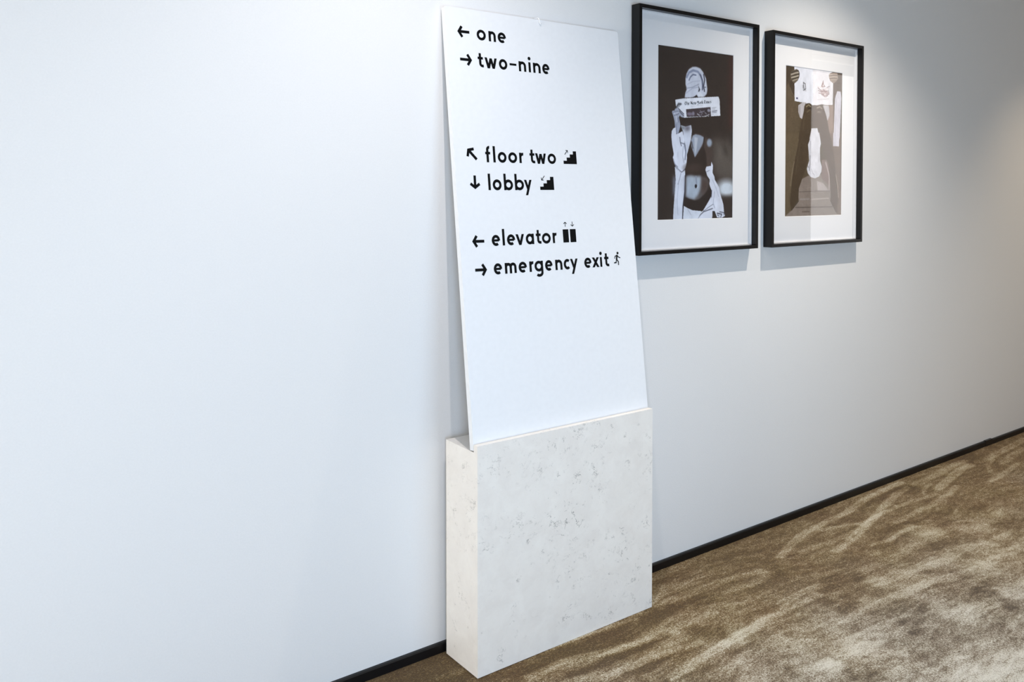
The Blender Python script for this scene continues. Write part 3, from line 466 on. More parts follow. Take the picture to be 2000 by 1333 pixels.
ART_A = [('P', (90, 83, 78), 12, [(0.714, 0.515), (0.887, 0.525), (0.997, 0.546), (1.0, 0.764), (0.803, 0.775), (0.716, 0.682)]), ('P', (60, 54, 50), 5, [(0.843, 0.535), (0.909, 0.558), (0.943, 0.618), (0.932, 0.637), (0.888, 0.605)]), ('E', (200, 210, 222), 0.9, [(0.918, 0.821), (0.144, 0.052)]), ('P', (52, 43, 40), 4, [(0.826, 0.868), (1.012, 0.869), (1.014, 1.012), (0.827, 1.009)]), ('P', (60, 36, 33), 8, [(0.938, -0.011), (1.013, -0.012), (1.019, 0.445), (0.944, 0.447)]), ('P', (203, 209, 225), 1, [(0.337, 0.287), (0.346, 0.26), (0.365, 0.233), (0.348, 0.208), (0.348, 0.175), (0.363, 0.142), (0.394, 0.116), (0.44, 0.101), (0.486, 0.097), (0.542, 0.104), (0.579, 0.122), (0.596, 0.138), (0.622, 0.161), (0.632, 0.194), (0.641, 0.226), (0.632, 0.252), (0.6, 0.27), (0.586, 0.275)]), ('L', (140, 150, 176), 0.0126, [(0.364, 0.166), (0.395, 0.136), (0.449, 0.121), (0.514, 0.126), (0.551, 0.148), (0.569, 0.176), (0.578, 0.221)]), ('L', (96, 106, 134), 0.0069, [(0.395, 0.181), (0.413, 0.162), (0.445, 0.146), (0.486, 0.147)]), ('L', (70, 74, 98), 0.0069, [(0.542, 0.141), (0.572, 0.172), (0.578, 0.205), (0.571, 0.23)]), ('L', (55, 56, 72), 0.008, [(0.589, 0.138), (0.602, 0.17), (0.589, 0.208), (0.601, 0.237)]), ('L', (150, 158, 182), 0.0046, [(0.359, 0.231), (0.441, 0.221), (0.524, 0.199)]), ('L', (165, 172, 195), 0.0023, [(0.37, 0.207), (0.45, 0.186), (0.542, 0.178)]), ('L', (160, 168, 192), 0.0035, [(0.355, 0.26), (0.441, 0.227), (0.515, 0.217)]), ('P', (66, 68, 84), 0, [(0.513, 0.204), (0.545, 0.229), (0.534, 0.242), (0.513, 0.245), (0.526, 0.226)]), ('L', (90, 92, 112), 0.0046, [(0.618, 0.213), (0.586, 0.213)]), ('P', (44, 38, 40), 0, [(0.442, 0.282), (0.497, 0.262), (0.518, 0.279)]), ('P', (216, 221, 233), 0, [(0.502, 0.258), (0.543, 0.244), (0.583, 0.263), (0.588, 0.276), (0.534, 0.279)]), ('P', (40, 33, 34), 1, [(0.378, 0.292), (0.451, 0.279), (0.6, 0.272), (0.6, 0.283)]), ('P', (226, 231, 243), 0, [(0.217, 0.304), (0.324, 0.292), (0.609, 0.273), (0.795, 0.261), (0.81, 0.282), (0.821, 0.376), (0.7, 0.383), (0.361, 0.402), (0.343, 0.404), (0.289, 0.4), (0.271, 0.372), (0.226, 0.338)]), ('P', (64, 54, 60), 0, [(0.355, 0.354), (0.685, 0.328), (0.694, 0.383), (0.366, 0.399)]), ('E', (120, 112, 130), 0.8, [(0.406, 0.38), (0.037, 0.01)]), ('E', (130, 126, 142), 0.8, [(0.452, 0.376), (0.017, 0.012)]), ('L', (190, 192, 205), 0.0046, [(0.507, 0.376), (0.535, 0.383)]), ('L', (150, 150, 165), 0.0035, [(0.535, 0.367), (0.601, 0.356)]), ('L', (170, 170, 182), 0.0035, [(0.61, 0.364), (0.629, 0.372)]), ('E', (150, 150, 165), 0.6, [(0.662, 0.35), (0.021, 0.009)]), ('L', (225, 228, 236), 0.0035, [(0.601, 0.388), (0.639, 0.382), (0.667, 0.373)]), ('L', (140, 135, 150), 0.0035, [(0.544, 0.354), (0.573, 0.37), (0.554, 0.383)]), ('L', (40, 34, 40), 0.0046, [(0.638, 0.342), (0.619, 0.36)]), ('L', (205, 207, 218), 0.0023, [(0.42, 0.334), (0.581, 0.323)]), ('L', (150, 152, 166), 0.0023, [(0.703, 0.333), (0.762, 0.328)]), ('L', (160, 162, 174), 0.0023, [(0.705, 0.341), (0.745, 0.338)]), ('L', (100, 102, 120), 0.0046, [(0.707, 0.353), (0.774, 0.347)]), ('L', (120, 122, 138), 0.0035, [(0.707, 0.362), (0.767, 0.357)]), ('L', (165, 167, 180), 0.0023, [(0.703, 0.373), (0.729, 0.372)]), ('P', (166, 173, 193), 0, [(0.214, 0.358), (0.244, 0.345), (0.271, 0.354), (0.316, 0.375), (0.336, 0.382), (0.325, 0.391), (0.336, 0.396), (0.311, 0.404), (0.276, 0.392), (0.262, 0.405), (0.282, 0.44), (0.272, 0.471), (0.218, 0.472), (0.209, 0.427), (0.191, 0.395), (0.175, 0.378), (0.184, 0.369), (0.209, 0.367)]), ('L', (206, 212, 226), 0.0058, [(0.2, 0.379), (0.227, 0.398), (0.238, 0.43)]), ('P', (82, 86, 96), 1, [(0.237, 0.333), (0.253, 0.321), (0.29, 0.319), (0.304, 0.327), (0.281, 0.334), (0.262, 0.346), (0.24, 0.349), (0.222, 0.358)]), ('L', (205, 210, 225), 0.0035, [(0.251, 0.345), (0.27, 0.334)]), ('L', (36, 34, 44), 0.0035, [(0.258, 0.353), (0.293, 0.369), (0.327, 0.382)]), ('L', (40, 38, 46), 0.0035, [(0.271, 0.368), (0.298, 0.383), (0.329, 0.394)]), ('L', (110, 116, 138), 0.0035, [(0.184, 0.38), (0.226, 0.37), (0.257, 0.368)]), ('L', (96, 100, 120), 0.0035, [(0.204, 0.395), (0.244, 0.389), (0.266, 0.382)]), ('L', (120, 126, 148), 0.0058, [(0.253, 0.409), (0.262, 0.433), (0.258, 0.466)]), ('L', (190, 196, 214), 0.0046, [(0.222, 0.382), (0.253, 0.377)]), ('P', (158, 166, 188), 0, [(0.217, 0.436), (0.276, 0.434), (0.284, 0.454), (0.264, 0.49), (0.247, 0.508), (0.227, 0.491), (0.222, 0.456)]), ('L', (110, 116, 140), 0.0035, [(0.227, 0.447), (0.23, 0.473), (0.24, 0.504)]), ('P', (204, 211, 228), 0, [(0.289, 0.45), (0.352, 0.456), (0.424, 0.445), (0.435, 0.476), (0.423, 0.531), (0.393, 0.582), (0.371, 0.623), (0.353, 0.569), (0.327, 0.524), (0.322, 0.489)]), ('P', (86, 82, 92), 4, [(0.336, 0.457), (0.412, 0.45), (0.407, 0.473), (0.377, 0.48), (0.342, 0.475)]), ('P', (104, 112, 120), 2, [(0.286, 0.45), (0.342, 0.461), (0.322, 0.475), (0.292, 0.462)]), ('P', (218, 224, 240), 0, [(0.173, 0.488), (0.193, 0.472), (0.222, 0.464), (0.232, 0.504), (0.262, 0.498), (0.312, 0.484), (0.322, 0.507), (0.342, 0.556), (0.363, 0.605), (0.376, 0.645), (0.359, 0.686), (0.344, 0.709), (0.304, 0.725), (0.264, 0.719), (0.224, 0.692), (0.199, 0.661), (0.189, 0.639), (0.201, 0.621), (0.179, 0.564), (0.169, 0.519)]), ('L', (66, 70, 92), 0.0046, [(0.277, 0.521), (0.284, 0.548), (0.298, 0.57)]), ('L', (70, 74, 96), 0.0035, [(0.292, 0.552), (0.332, 0.558)]), ('L', (105, 114, 138), 0.0069, [(0.334, 0.556), (0.355, 0.605), (0.347, 0.65)]), ('L', (150, 158, 180), 0.0035, [(0.323, 0.574), (0.313, 0.628), (0.334, 0.668)]), ('L', (175, 182, 205), 0.0023, [(0.253, 0.607), (0.254, 0.651)]), ('L', (84, 90, 112), 0.0035, [(0.219, 0.683), (0.264, 0.71), (0.306, 0.724), (0.346, 0.704)]), ('L', (100, 106, 128), 0.0023, [(0.196, 0.648), (0.219, 0.679), (0.254, 0.694)]), ('P', (140, 150, 172), 4, [(0.197, 0.75), (0.223, 0.746), (0.231, 0.84), (0.195, 0.869)]), ('P', (213, 220, 236), 0, [(0.215, 0.692), (0.229, 0.701), (0.264, 0.719), (0.304, 0.727), (0.35, 0.71), (0.347, 0.758), (0.34, 0.84), (0.326, 0.921), (0.317, 1.0), (0.196, 1.0), (0.202, 0.929), (0.216, 0.84), (0.227, 0.768)]), ('L', (90, 96, 120), 0.0023, [(0.294, 0.73), (0.275, 0.768), (0.255, 0.795)]), ('L', (42, 42, 58), 0.0058, [(0.348, 0.745), (0.343, 0.84), (0.322, 0.921), (0.317, 1.0)]), ('L', (170, 178, 200), 0.0023, [(0.329, 0.75), (0.33, 0.831)]), ('L', (170, 178, 200), 0.0035, [(0.265, 0.777), (0.246, 0.885), (0.257, 0.974)]), ('P', (150, 160, 178), 1, [(0.423, 0.531), (0.448, 0.506), (0.484, 0.497), (0.546, 0.502), (0.594, 0.513), (0.584, 0.546), (0.562, 0.569), (0.526, 0.597), (0.498, 0.621), (0.475, 0.637), (0.46, 0.612), (0.429, 0.572)]), ('P', (184, 192, 206), 1, [(0.464, 0.512), (0.515, 0.515), (0.505, 0.579), (0.48, 0.621), (0.466, 0.58)]), ('L', (84, 88, 100), 0.0046, [(0.435, 0.545), (0.456, 0.576), (0.47, 0.607)]), ('E', (130, 144, 164), 0.7, [(0.672, 0.545), (0.036, 0.023)]), ('L', (72, 66, 60), 0.0069, [(0.683, 0.576), (0.689, 0.655)]), ('P', (72, 60, 56), 3, [(0.429, 0.536), (0.464, 0.498), (0.598, 0.504), (0.693, 0.53), (0.715, 0.608), (0.7, 0.682), (0.621, 0.702), (0.424, 0.622)]), ('P', (150, 160, 178), 1, [(0.429, 0.536), (0.451, 0.506), (0.484, 0.498), (0.548, 0.502), (0.596, 0.513), (0.584, 0.546), (0.562, 0.569), (0.526, 0.597), (0.498, 0.621), (0.475, 0.637), (0.46, 0.612), (0.432, 0.572)]), ('P', (186, 194, 208), 1, [(0.469, 0.514), (0.515, 0.518), (0.501, 0.58), (0.48, 0.619), (0.468, 0.58)]), ('L', (40, 32, 30), 0.0081, [(0.603, 0.509), (0.593, 0.564)]), ('L', (40, 32, 30), 0.0046, [(0.435, 0.545), (0.449, 0.581)]), ('E', (150, 162, 180), 0.6, [(0.67, 0.545), (0.032, 0.023)]), ('P', (46, 36, 33), 1, [(0.375, 0.614), (0.424, 0.576), (0.454, 0.608), (0.475, 0.638), (0.516, 0.611), (0.562, 0.576), (0.593, 0.564), (0.631, 0.623), (0.637, 0.683), (0.601, 0.743), (0.549, 0.739), (0.487, 0.744), (0.425, 0.74), (0.359, 0.746)]), ('E', (62, 50, 46), 1.0, [(0.466, 0.699), (0.113, 0.027)]), ('P', (96, 92, 94), 2, [(0.365, 0.746), (0.425, 0.741), (0.487, 0.745), (0.549, 0.74), (0.575, 0.75), (0.632, 0.757), (0.671, 0.78), (0.649, 0.822), (0.607, 0.854), (0.535, 0.886), (0.478, 0.891), (0.406, 0.882), (0.358, 0.871), (0.36, 0.795)]), ('P', (70, 56, 52), 6, [(0.569, 0.748), (0.664, 0.775), (0.649, 0.826), (0.602, 0.856), (0.565, 0.854), (0.57, 0.794)]), ('P', (168, 181, 198), 3, [(0.365, 0.749), (0.425, 0.744), (0.482, 0.749), (0.554, 0.748), (0.559, 0.776), (0.544, 0.831), (0.519, 0.858), (0.468, 0.885), (0.406, 0.878), (0.361, 0.867), (0.365, 0.795)]), ('L', (140, 150, 170), 0.0092, [(0.492, 0.749), (0.5, 0.79)]), ('E', (24, 20, 28), 0.4, [(0.492, 0.806), (0.016, 0.012)]), ('L', (200, 208, 222), 0.0046, [(0.518, 0.808), (0.504, 0.817)]), ('P', (40, 31, 29), 1, [(0.346, 0.871), (0.406, 0.881), (0.478, 0.892), (0.535, 0.886), (0.607, 0.856), (0.665, 0.822), (0.699, 0.831), (0.689, 0.877), (0.634, 0.923), (0.574, 0.954), (0.468, 0.95), (0.334, 0.919)]), ('P', (216, 222, 238), 0, [(0.619, 0.706), (0.632, 0.689), (0.695, 0.683), (0.703, 0.658), (0.723, 0.682), (0.717, 0.724), (0.743, 0.747), (0.749, 0.766), (0.809, 0.812), (0.831, 0.859), (0.87, 0.915), (0.881, 0.963), (0.895, 0.987), (0.849, 0.999), (0.784, 0.995), (0.751, 0.957), (0.719, 0.957), (0.716, 0.999), (0.506, 1.001), (0.53, 0.977), (0.593, 0.951), (0.655, 0.905), (0.702, 0.868), (0.709, 0.835), (0.675, 0.794), (0.68, 0.766), (0.645, 0.743)]), ('L', (56, 58, 76), 0.0046, [(0.52, 0.998), (0.551, 0.978), (0.598, 0.959), (0.719, 0.941)]), ('L', (70, 74, 94), 0.0023, [(0.593, 0.956), (0.687, 0.926), (0.729, 0.915)]), ('L', (84, 90, 112), 0.0035, [(0.709, 0.831), (0.706, 0.873)]), ('L', (150, 158, 182), 0.0035, [(0.745, 0.84), (0.729, 0.91), (0.751, 0.938)]), ('L', (100, 106, 128), 0.0023, [(0.632, 0.72), (0.674, 0.71)]), ('L', (170, 178, 200), 0.0035, [(0.717, 0.766), (0.771, 0.821), (0.804, 0.868)]), ('L', (46, 46, 62), 0.0058, [(0.784, 0.97), (0.849, 0.977), (0.836, 0.993)]), ('L', (60, 62, 78), 0.0046, [(0.821, 0.962), (0.881, 0.968), (0.881, 0.981)]), ('L', (56, 58, 74), 0.0046, [(0.789, 0.98), (0.811, 0.988)]), ('P', (213, 221, 236), 0, [(0.334, 0.923), (0.387, 0.937), (0.448, 0.949), (0.572, 0.956), (0.52, 1.001), (0.323, 1.0)]), ('L', (180, 188, 206), 0.0046, [(0.387, 0.944), (0.428, 0.976)]), ('P', (52, 43, 40), 0, [(0.724, 0.963), (0.754, 0.964), (0.779, 0.999), (0.724, 1.0)])]
ART_B = [('P', (92, 78, 60), 6, [(0.013, 0.004), (0.144, 0.001), (0.16, 0.227), (0.216, 0.251), (0.229, 0.329), (0.22, 0.478), (0.01, 0.483)]), ('P', (96, 82, 62), 4, [(-0.007, 0.447), (0.286, 0.439), (0.148, 0.674), (0.093, 0.859), (0.073, 1.004), (-0.003, 1.003)]), ('L', (120, 106, 86), 0.0104, [(0.153, 0.637), (0.114, 0.72), (0.092, 0.794)]), ('P', (150, 128, 116), 3, [(0.641, 0.239), (0.845, 0.226), (0.85, 0.464), (0.754, 0.466), (0.714, 0.313)]), ('P', (118, 100, 88), 4, [(0.78, 0.426), (0.99, 0.421), (1.003, 1.008), (0.922, 1.007), (0.931, 0.812), (0.861, 0.618)]), ('P', (70, 58, 44), 2, [(0.002, -0.002), (0.142, -0.001), (0.142, 0.01), (0.079, 0.044), (0.069, 0.109), (0.004, 0.13)]), ('P', (64, 52, 40), 1, [(0.058, 0.118), (0.08, 0.091), (0.146, 0.105), (0.146, 0.201), (0.115, 0.194), (0.07, 0.152)]), ('L', (130, 118, 98), 0.0035, [(0.075, 0.144), (0.103, 0.177), (0.143, 0.197)]), ('P', (222, 225, 236), 0, [(0.142, -0.002), (0.463, -0.001), (0.478, 0.245), (0.306, 0.234), (0.151, 0.228)]), ('P', (226, 224, 230), 0, [(0.463, -0.001), (0.762, -0.002), (0.832, 0.004), (0.831, 0.127), (0.827, 0.228), (0.713, 0.235), (0.629, 0.232), (0.547, 0.241), (0.472, 0.243)]), ('L', (176, 178, 188), 0.0023, [(0.144, -0.001), (0.463, -0.001), (0.762, -0.001)]), ('L', (196, 198, 208), 0.0034, [(0.463, 0.001), (0.467, 0.188)]), ('L', (60, 60, 66), 0.0046, [(0.297, 0.097), (0.331, 0.105), (0.34, 0.14), (0.315, 0.143), (0.306, 0.124), (0.297, 0.097)]), ('L', (60, 60, 66), 0.0034, [(0.298, 0.116), (0.298, 0.151), (0.327, 0.145)]), ('L', (140, 140, 148), 0.0034, [(0.281, 0.116), (0.287, 0.134)]), ('L', (160, 160, 168), 0.0035, [(0.315, 0.15), (0.349, 0.151)]), ('P', (66, 66, 104), 0, [(0.177, 0.202), (0.206, 0.202), (0.206, 0.215), (0.177, 0.215)]), ('P', (150, 122, 122), 0, [(0.65, 0.063), (0.622, 0.096), (0.613, 0.112), (0.651, 0.113), (0.692, 0.108), (0.66, 0.094)]), ('P', (222, 214, 216), 0, [(0.65, 0.092), (0.636, 0.106), (0.665, 0.107)]), ('P', (186, 164, 164), 2, [(0.592, 0.137), (0.651, 0.128), (0.716, 0.132), (0.753, 0.148), (0.717, 0.172), (0.694, 0.178), (0.634, 0.168)]), ('L', (128, 104, 106), 0.0046, [(0.559, 0.121), (0.592, 0.133), (0.618, 0.139)]), ('L', (140, 116, 118), 0.0046, [(0.563, 0.139), (0.61, 0.147), (0.651, 0.142)]), ('L', (150, 124, 126), 0.0046, [(0.571, 0.156), (0.616, 0.159), (0.664, 0.165)]), ('L', (120, 96, 98), 0.0035, [(0.716, 0.113), (0.764, 0.102)]), ('L', (126, 102, 104), 0.0046, [(0.711, 0.173), (0.756, 0.153), (0.744, 0.131)]), ('L', (132, 108, 110), 0.0046, [(0.657, 0.13), (0.687, 0.142), (0.729, 0.137)]), ('L', (238, 232, 234), 0.0058, [(0.673, 0.163), (0.711, 0.156)]), ('L', (236, 230, 232), 0.0035, [(0.64, 0.15), (0.675, 0.152)]), ('L', (140, 116, 118), 0.0035, [(0.622, 0.164), (0.688, 0.177)]), ('L', (206, 190, 190), 0.0035, [(0.686, 0.12), (0.758, 0.119)]), ('L', (214, 200, 200), 0.0035, [(0.556, 0.114), (0.651, 0.117)]), ('L', (150, 126, 128), 0.0035, [(0.729, 0.149), (0.699, 0.16)]), ('L', (196, 192, 196), 0.0035, [(0.552, 0.204), (0.754, 0.189)]), ('L', (214, 212, 216), 0.0023, [(0.558, 0.195), (0.652, 0.189)]), ('P', (96, 86, 72), 0, [(0.074, 0.051), (0.101, 0.03), (0.178, 0.013), (0.211, 0.019), (0.229, 0.04), (0.224, 0.067), (0.202, 0.09), (0.149, 0.111), (0.113, 0.103), (0.085, 0.082)]), ('L', (40, 33, 27), 0.0046, [(0.095, 0.041), (0.189, 0.025), (0.209, 0.025)]), ('L', (182, 174, 160), 0.008, [(0.09, 0.055), (0.156, 0.042), (0.21, 0.035)]), ('L', (36, 30, 24), 0.0035, [(0.096, 0.065), (0.168, 0.053), (0.221, 0.045)]), ('L', (186, 178, 162), 0.0081, [(0.096, 0.075), (0.162, 0.065), (0.212, 0.056)]), ('L', (36, 30, 24), 0.0046, [(0.104, 0.084), (0.168, 0.075), (0.215, 0.066)]), ('L', (170, 162, 146), 0.0058, [(0.118, 0.094), (0.168, 0.085), (0.199, 0.079)]), ('L', (30, 24, 20), 0.0046, [(0.214, 0.023), (0.228, 0.042), (0.221, 0.067)]), ('P', (98, 82, 68), 0, [(0.919, -0.001), (1.0, 0.002), (1.002, 0.123), (0.965, 0.129), (0.91, 0.129), (0.915, 0.054)]), ('P', (100, 82, 70), 0, [(0.836, 0.076), (0.921, 0.049), (0.91, 0.128), (0.868, 0.171), (0.849, 0.304), (0.832, 0.199)]), ('P', (152, 134, 122), 0, [(0.75, 0.022), (0.78, 0.009), (0.828, 0.002), (0.911, 0.002), (0.924, 0.04), (0.884, 0.065), (0.836, 0.079), (0.775, 0.063), (0.754, 0.04)]), ('L', (190, 174, 160), 0.0058, [(0.768, 0.022), (0.84, 0.012), (0.901, 0.011)]), ('L', (92, 76, 66), 0.0034, [(0.762, 0.029), (0.841, 0.02), (0.908, 0.02)]), ('L', (190, 174, 160), 0.0069, [(0.768, 0.038), (0.841, 0.031), (0.908, 0.029)]), ('L', (92, 76, 66), 0.0035, [(0.766, 0.047), (0.841, 0.041), (0.902, 0.039)]), ('L', (180, 164, 150), 0.0057, [(0.787, 0.055), (0.841, 0.05), (0.89, 0.049)]), ('P', (206, 203, 214), 0, [(0.91, 0.129), (0.972, 0.129), (0.988, 0.175), (0.961, 0.463), (0.848, 0.466), (0.868, 0.18)]), ('P', (206, 203, 214), 0, [(0.838, 0.422), (0.954, 0.419), (0.95, 0.515), (0.84, 0.515)]), ('L', (176, 172, 184), 0.0058, [(0.893, 0.197), (0.884, 0.307), (0.874, 0.445)]), ('P', (188, 184, 188), 0, [(0.214, 0.255), (0.289, 0.231), (0.351, 0.229), (0.317, 0.256), (0.296, 0.349), (0.24, 0.334), (0.215, 0.299)]), ('L', (130, 124, 124), 0.0046, [(0.239, 0.263), (0.24, 0.329)]), ('P', (192, 188, 192), 0, [(0.651, 0.238), (0.755, 0.238), (0.772, 0.302), (0.733, 0.342), (0.684, 0.296)]), ('P', (136, 124, 116), 1, [(0.227, 0.761), (0.437, 0.718), (0.66, 0.716), (0.793, 0.735), (0.806, 0.894), (0.922, 0.992), (0.994, 1.003), (-0.003, 1.002), (0.107, 0.961), (0.229, 0.896)]), ('P', (124, 104, 98), 1, [(0.632, 0.614), (0.727, 0.614), (0.792, 0.696), (0.803, 0.773), (0.769, 0.793), (0.635, 0.745)]), ('L', (172, 158, 156), 0.0104, [(0.708, 0.634), (0.774, 0.725), (0.773, 0.827)]), ('P', (172, 162, 160), 1, [(0.546, 0.761), (0.661, 0.775), (0.77, 0.829), (0.562, 0.828)]), ('L', (90, 80, 76), 0.0035, [(0.244, 0.837), (0.415, 0.834), (0.782, 0.83)]), ('L', (84, 74, 68), 0.0046, [(0.177, 0.942), (0.441, 0.942), (0.869, 0.941)]), ('L', (150, 142, 138), 0.0081, [(0.259, 0.887), (0.416, 0.886)]), ('L', (166, 156, 150), 0.0081, [(0.464, 0.888), (0.764, 0.882)]), ('L', (104, 92, 84), 0.0069, [(0.296, 0.972), (0.417, 0.972)]), ('P', (72, 58, 42), 0, [(0.318, 0.273), (0.334, 0.251), (0.368, 0.235), (0.408, 0.232), (0.445, 0.24), (0.464, 0.254), (0.467, 0.401), (0.435, 0.411), (0.413, 0.476), (0.218, 0.481), (0.258, 0.385)]), ('L', (150, 140, 112), 0.0058, [(0.351, 0.259), (0.397, 0.244), (0.426, 0.256)]), ('L', (36, 28, 20), 0.0081, [(0.38, 0.271), (0.432, 0.265), (0.455, 0.277)]), ('L', (104, 92, 70), 0.0069, [(0.364, 0.294), (0.409, 0.281)]), ('L', (86, 72, 54), 0.0081, [(0.319, 0.326), (0.298, 0.415)]), ('P', (94, 78, 66), 0, [(0.464, 0.246), (0.547, 0.241), (0.62, 0.235), (0.666, 0.26), (0.714, 0.313), (0.792, 0.467), (0.587, 0.472), (0.556, 0.394), (0.467, 0.399)]), ('L', (160, 146, 134), 0.0081, [(0.542, 0.26), (0.594, 0.25), (0.63, 0.262)]), ('L', (130, 116, 104), 0.0115, [(0.56, 0.287), (0.607, 0.287)]), ('L', (60, 48, 40), 0.0046, [(0.478, 0.249), (0.482, 0.365)]), ('P', (70, 56, 40), 0, [(0.25, 0.438), (0.421, 0.433), (0.396, 0.53), (0.38, 0.634), (0.345, 0.681), (0.292, 0.747), (0.234, 0.813), (0.226, 0.887), (0.107, 0.961), (0.08, 0.896), (0.093, 0.859), (0.139, 0.674)]), ('L', (80, 68, 50), 0.0069, [(0.252, 0.51), (0.206, 0.627), (0.173, 0.72)]), ('L', (40, 32, 24), 0.0046, [(0.229, 0.899), (0.113, 0.96)]), ('P', (92, 76, 64), 0, [(0.576, 0.429), (0.78, 0.424), (0.861, 0.618), (0.933, 0.812), (0.943, 0.885), (0.911, 0.983), (0.801, 0.902), (0.804, 0.812), (0.749, 0.629), (0.649, 0.53)]), ('L', (180, 164, 150), 0.0046, [(0.896, 0.715), (0.93, 0.792), (0.948, 0.875)]), ('L', (62, 50, 42), 0.0046, [(0.797, 0.897), (0.902, 0.978)]), ('P', (213, 213, 221), 0, [(0.453, 0.432), (0.585, 0.429), (0.617, 0.502), (0.599, 0.536), (0.604, 0.621), (0.636, 0.664), (0.629, 0.698), (0.587, 0.731), (0.513, 0.744), (0.437, 0.735), (0.388, 0.71), (0.37, 0.681), (0.387, 0.653), (0.41, 0.624), (0.397, 0.554), (0.388, 0.516), (0.422, 0.473)]), ('L', (150, 148, 158), 0.0081, [(0.424, 0.591), (0.423, 0.647), (0.414, 0.69)]), ('L', (180, 178, 188), 0.0058, [(0.45, 0.68), (0.473, 0.708), (0.504, 0.722)]), ('L', (190, 188, 196), 0.0069, [(0.582, 0.574), (0.585, 0.631)]), ('L', (100, 96, 100), 0.0046, [(0.389, 0.661), (0.399, 0.671)]), ('P', (213, 213, 221), 0, [(0.448, 0.403), (0.551, 0.399), (0.59, 0.47), (0.413, 0.474)]), ('L', (178, 176, 186), 0.0058, [(0.432, 0.492), (0.419, 0.549)])]
CA = raster(330, 500, (46, 37, 34), ART_A); CB = raster(330, 504, (84, 71, 53), ART_B)
for C_, n_ in ((CA, 16), (CB, 34)):
    gy, gx = np.mgrid[0:C_.shape[0], 0:C_.shape[1]]
    C_ += (n_*(rng.random(C_.shape[:2])-0.5)*(1.25-C_.mean(2)/255))[..., None]; C_ *= (0.93+0.14*fbm(gx/18, gy/24, 3))[..., None]
AX0, AX1, AZ0, AZ1 = 2.3643, 2.7985, 1.3380, 1.9970
fa, mta = picture(2.2342, 2.9258, 1.2097, 2.1309, 0.042, AX0, AX1, AZ0, AZ1, 'black framed photograph beside the sign, a person in a towel turban with newspaper', CA)
fb, mtb = picture(3.0146, 3.6934, 1.2088, 2.1206, 0.0445, 3.1490, 3.5727, 1.3365, 1.9875, 'black framed photograph of a seated person with knees together behind an open magazine', CB)
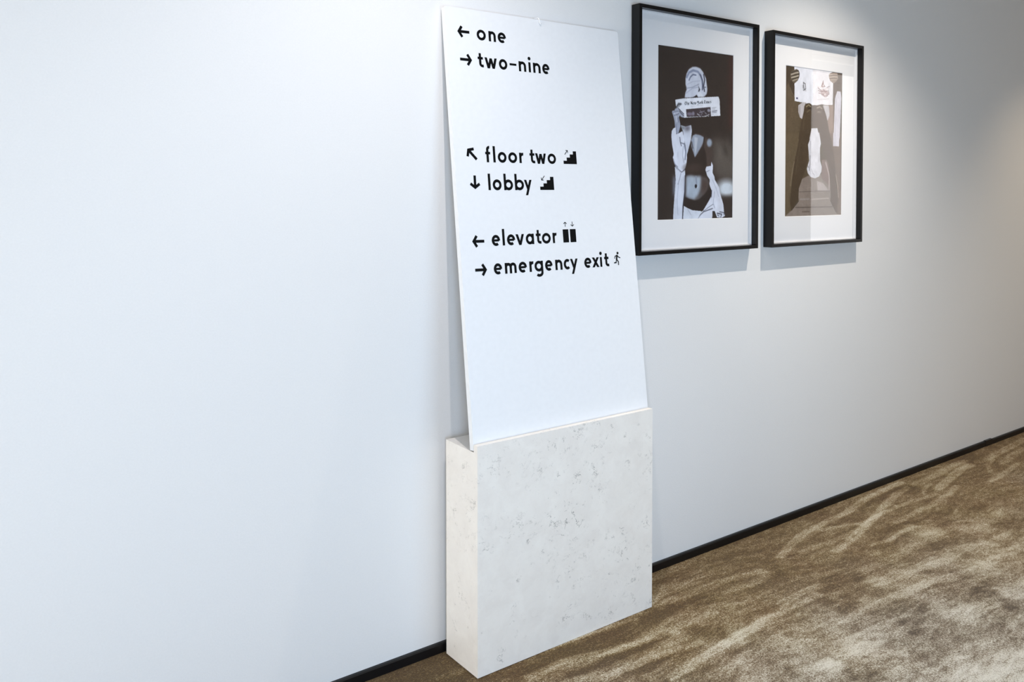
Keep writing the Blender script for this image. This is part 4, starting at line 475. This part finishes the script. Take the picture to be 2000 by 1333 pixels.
# newspaper masthead in broad-nib blackletter, printed over the photograph (flat print)
NIB = Vector((math.cos(math.radians(38)), math.sin(math.radians(38))))
BL = {'T': [[(0.05,.85),(.25,1),(.5,.88),(.8,1)], [(.3,.9),(.12,.5),(.3,.05),(.6,.0),(.75,.15)], [(.55,.9),(.55,.2)]],
 'h': [[(.1,1.05),(.1,.0),(.2,.08)], [(.1,.5),(.35,.68),(.5,.5),(.5,.05),(.35,-.2)]],
 'e': [[(.4,.4),(.12,.3)], [(.4,.45),(.28,.66),(.08,.5),(.08,.12),(.25,.0),(.45,.12)]],
 'N': [[(.05,.85),(.2,1),(.3,.9),(.3,.1),(.1,-.05)], [(.2,.95),(.75,.1)], [(.75,1),(.75,.05),(.95,.1)]],
 'w': [[(.05,.62),(.15,.5),(.15,.1),(.3,0)], [(.42,.66),(.42,.05)], [(.15,.05),(.3,0),(.42,.1)], [(.7,.66),(.75,.4),(.65,.05),(.42,.05)]],
 'Y': [[(.05,.95),(.2,.85),(.2,.4),(.4,.25),(.65,.4)], [(.7,1),(.65,.8),(.65,.0),(.4,-.3),(.1,-.15)], [(.42,.9),(.42,.45)]],
 'o': [[(.1,.5),(.1,.12),(.28,0),(.46,.15),(.46,.52),(.28,.66),(.1,.5)]],
 'r': [[(.05,.58),(.15,.62),(.15,.05),(.25,0)], [(.15,.5),(.32,.66),(.42,.55)]],
 'k': [[(.1,1.05),(.1,0)], [(.1,.45),(.35,.66),(.35,.45),(.15,.35),(.45,0)]],
 'i': [[(.05,.6),(.15,.55),(.15,.08),(.25,0)], [(.15,.88),(.2,.82)]],
 'm': [[(.1,.62),(.12,.0)], [(.12,.5),(.28,.66),(.38,.5),(.38,0)], [(.38,.5),(.55,.66),(.66,.5),(.66,.05),(.75,0)]],
 's': [[(.42,.6),(.25,.66),(.1,.52),(.4,.22),(.28,.0),(.06,.06)]]}
ADV = {'T': .85, 'h': .6, 'e': .52, 'N': 1.0, 'w': .85, 'Y': .85, 'o': .58, 'r': .45, 'k': .52, 'i': .3, 'm': .82, 's': .5, ' ': .22}
def masthead(text, sx0, sy0, sx1, sy1, cap, parent):
    tot = sum(ADV[c] for c in text); d = Vector((sx1-sx0, sy1-sy0)); n_ = Vector((-d.y, d.x)).normalized(); bm = bmesh.new(); x = 0
    for c in text:
        for stroke in BL.get(c, []):
            P = [Vector((sx0, sy0))+d*((x+p[0])/tot)+n_*(p[1]*cap) for p in stroke]; e_ = NIB*(cap*0.085)
            for a, b in zip(P, P[1:]):
                vs = [bm.verts.new((p.x, -0.01125, p.y)) for p in (a-e_, b-e_, b+e_, a+e_)]
                bm.faces.new(vs)
        x += ADV[c]
    o = from_bm('masthead_lettering', bm, M_vinyl, parent); o['label'] = 'newspaper masthead lettering in blackletter'
    return o
masthead('The New York Times', *(0.2756, 0.5699, 0.4325, 0.5872, 0.0125), mta)
# ------------------------------------------------------------------ ceiling downlight fittings
for i, (x, y) in enumerate([(1.21, -0.8), (3.31, -0.8), (5.6, -0.8)]):
    dl = empty('ceiling_downlight', (x, y, CEIL), 'round recessed ceiling downlight, %s' % ('above and left of the sign board' if i == 0 else 'above the two framed photographs' if i == 1 else 'farthest along the corridor to the right'), 'lamp', 'recessed downlights in the ceiling')
    bm = bmesh.new(); n = 32; rings = [[bm.verts.new((r_*math.cos(k*2*math.pi/n), r_*math.sin(k*2*math.pi/n), z_)) for k in range(n)] for r_, z_ in ((0.042, -0.001), (0.045, -0.004), (0.058, -0.004), (0.06, -0.0005))]
    for a, b in zip(rings, rings[1:]):
        for k in range(n): bm.faces.new((a[k], a[(k+1) % n], b[(k+1) % n], b[k]))
    from_bm('trim_ring', bm, M_metal, dl)
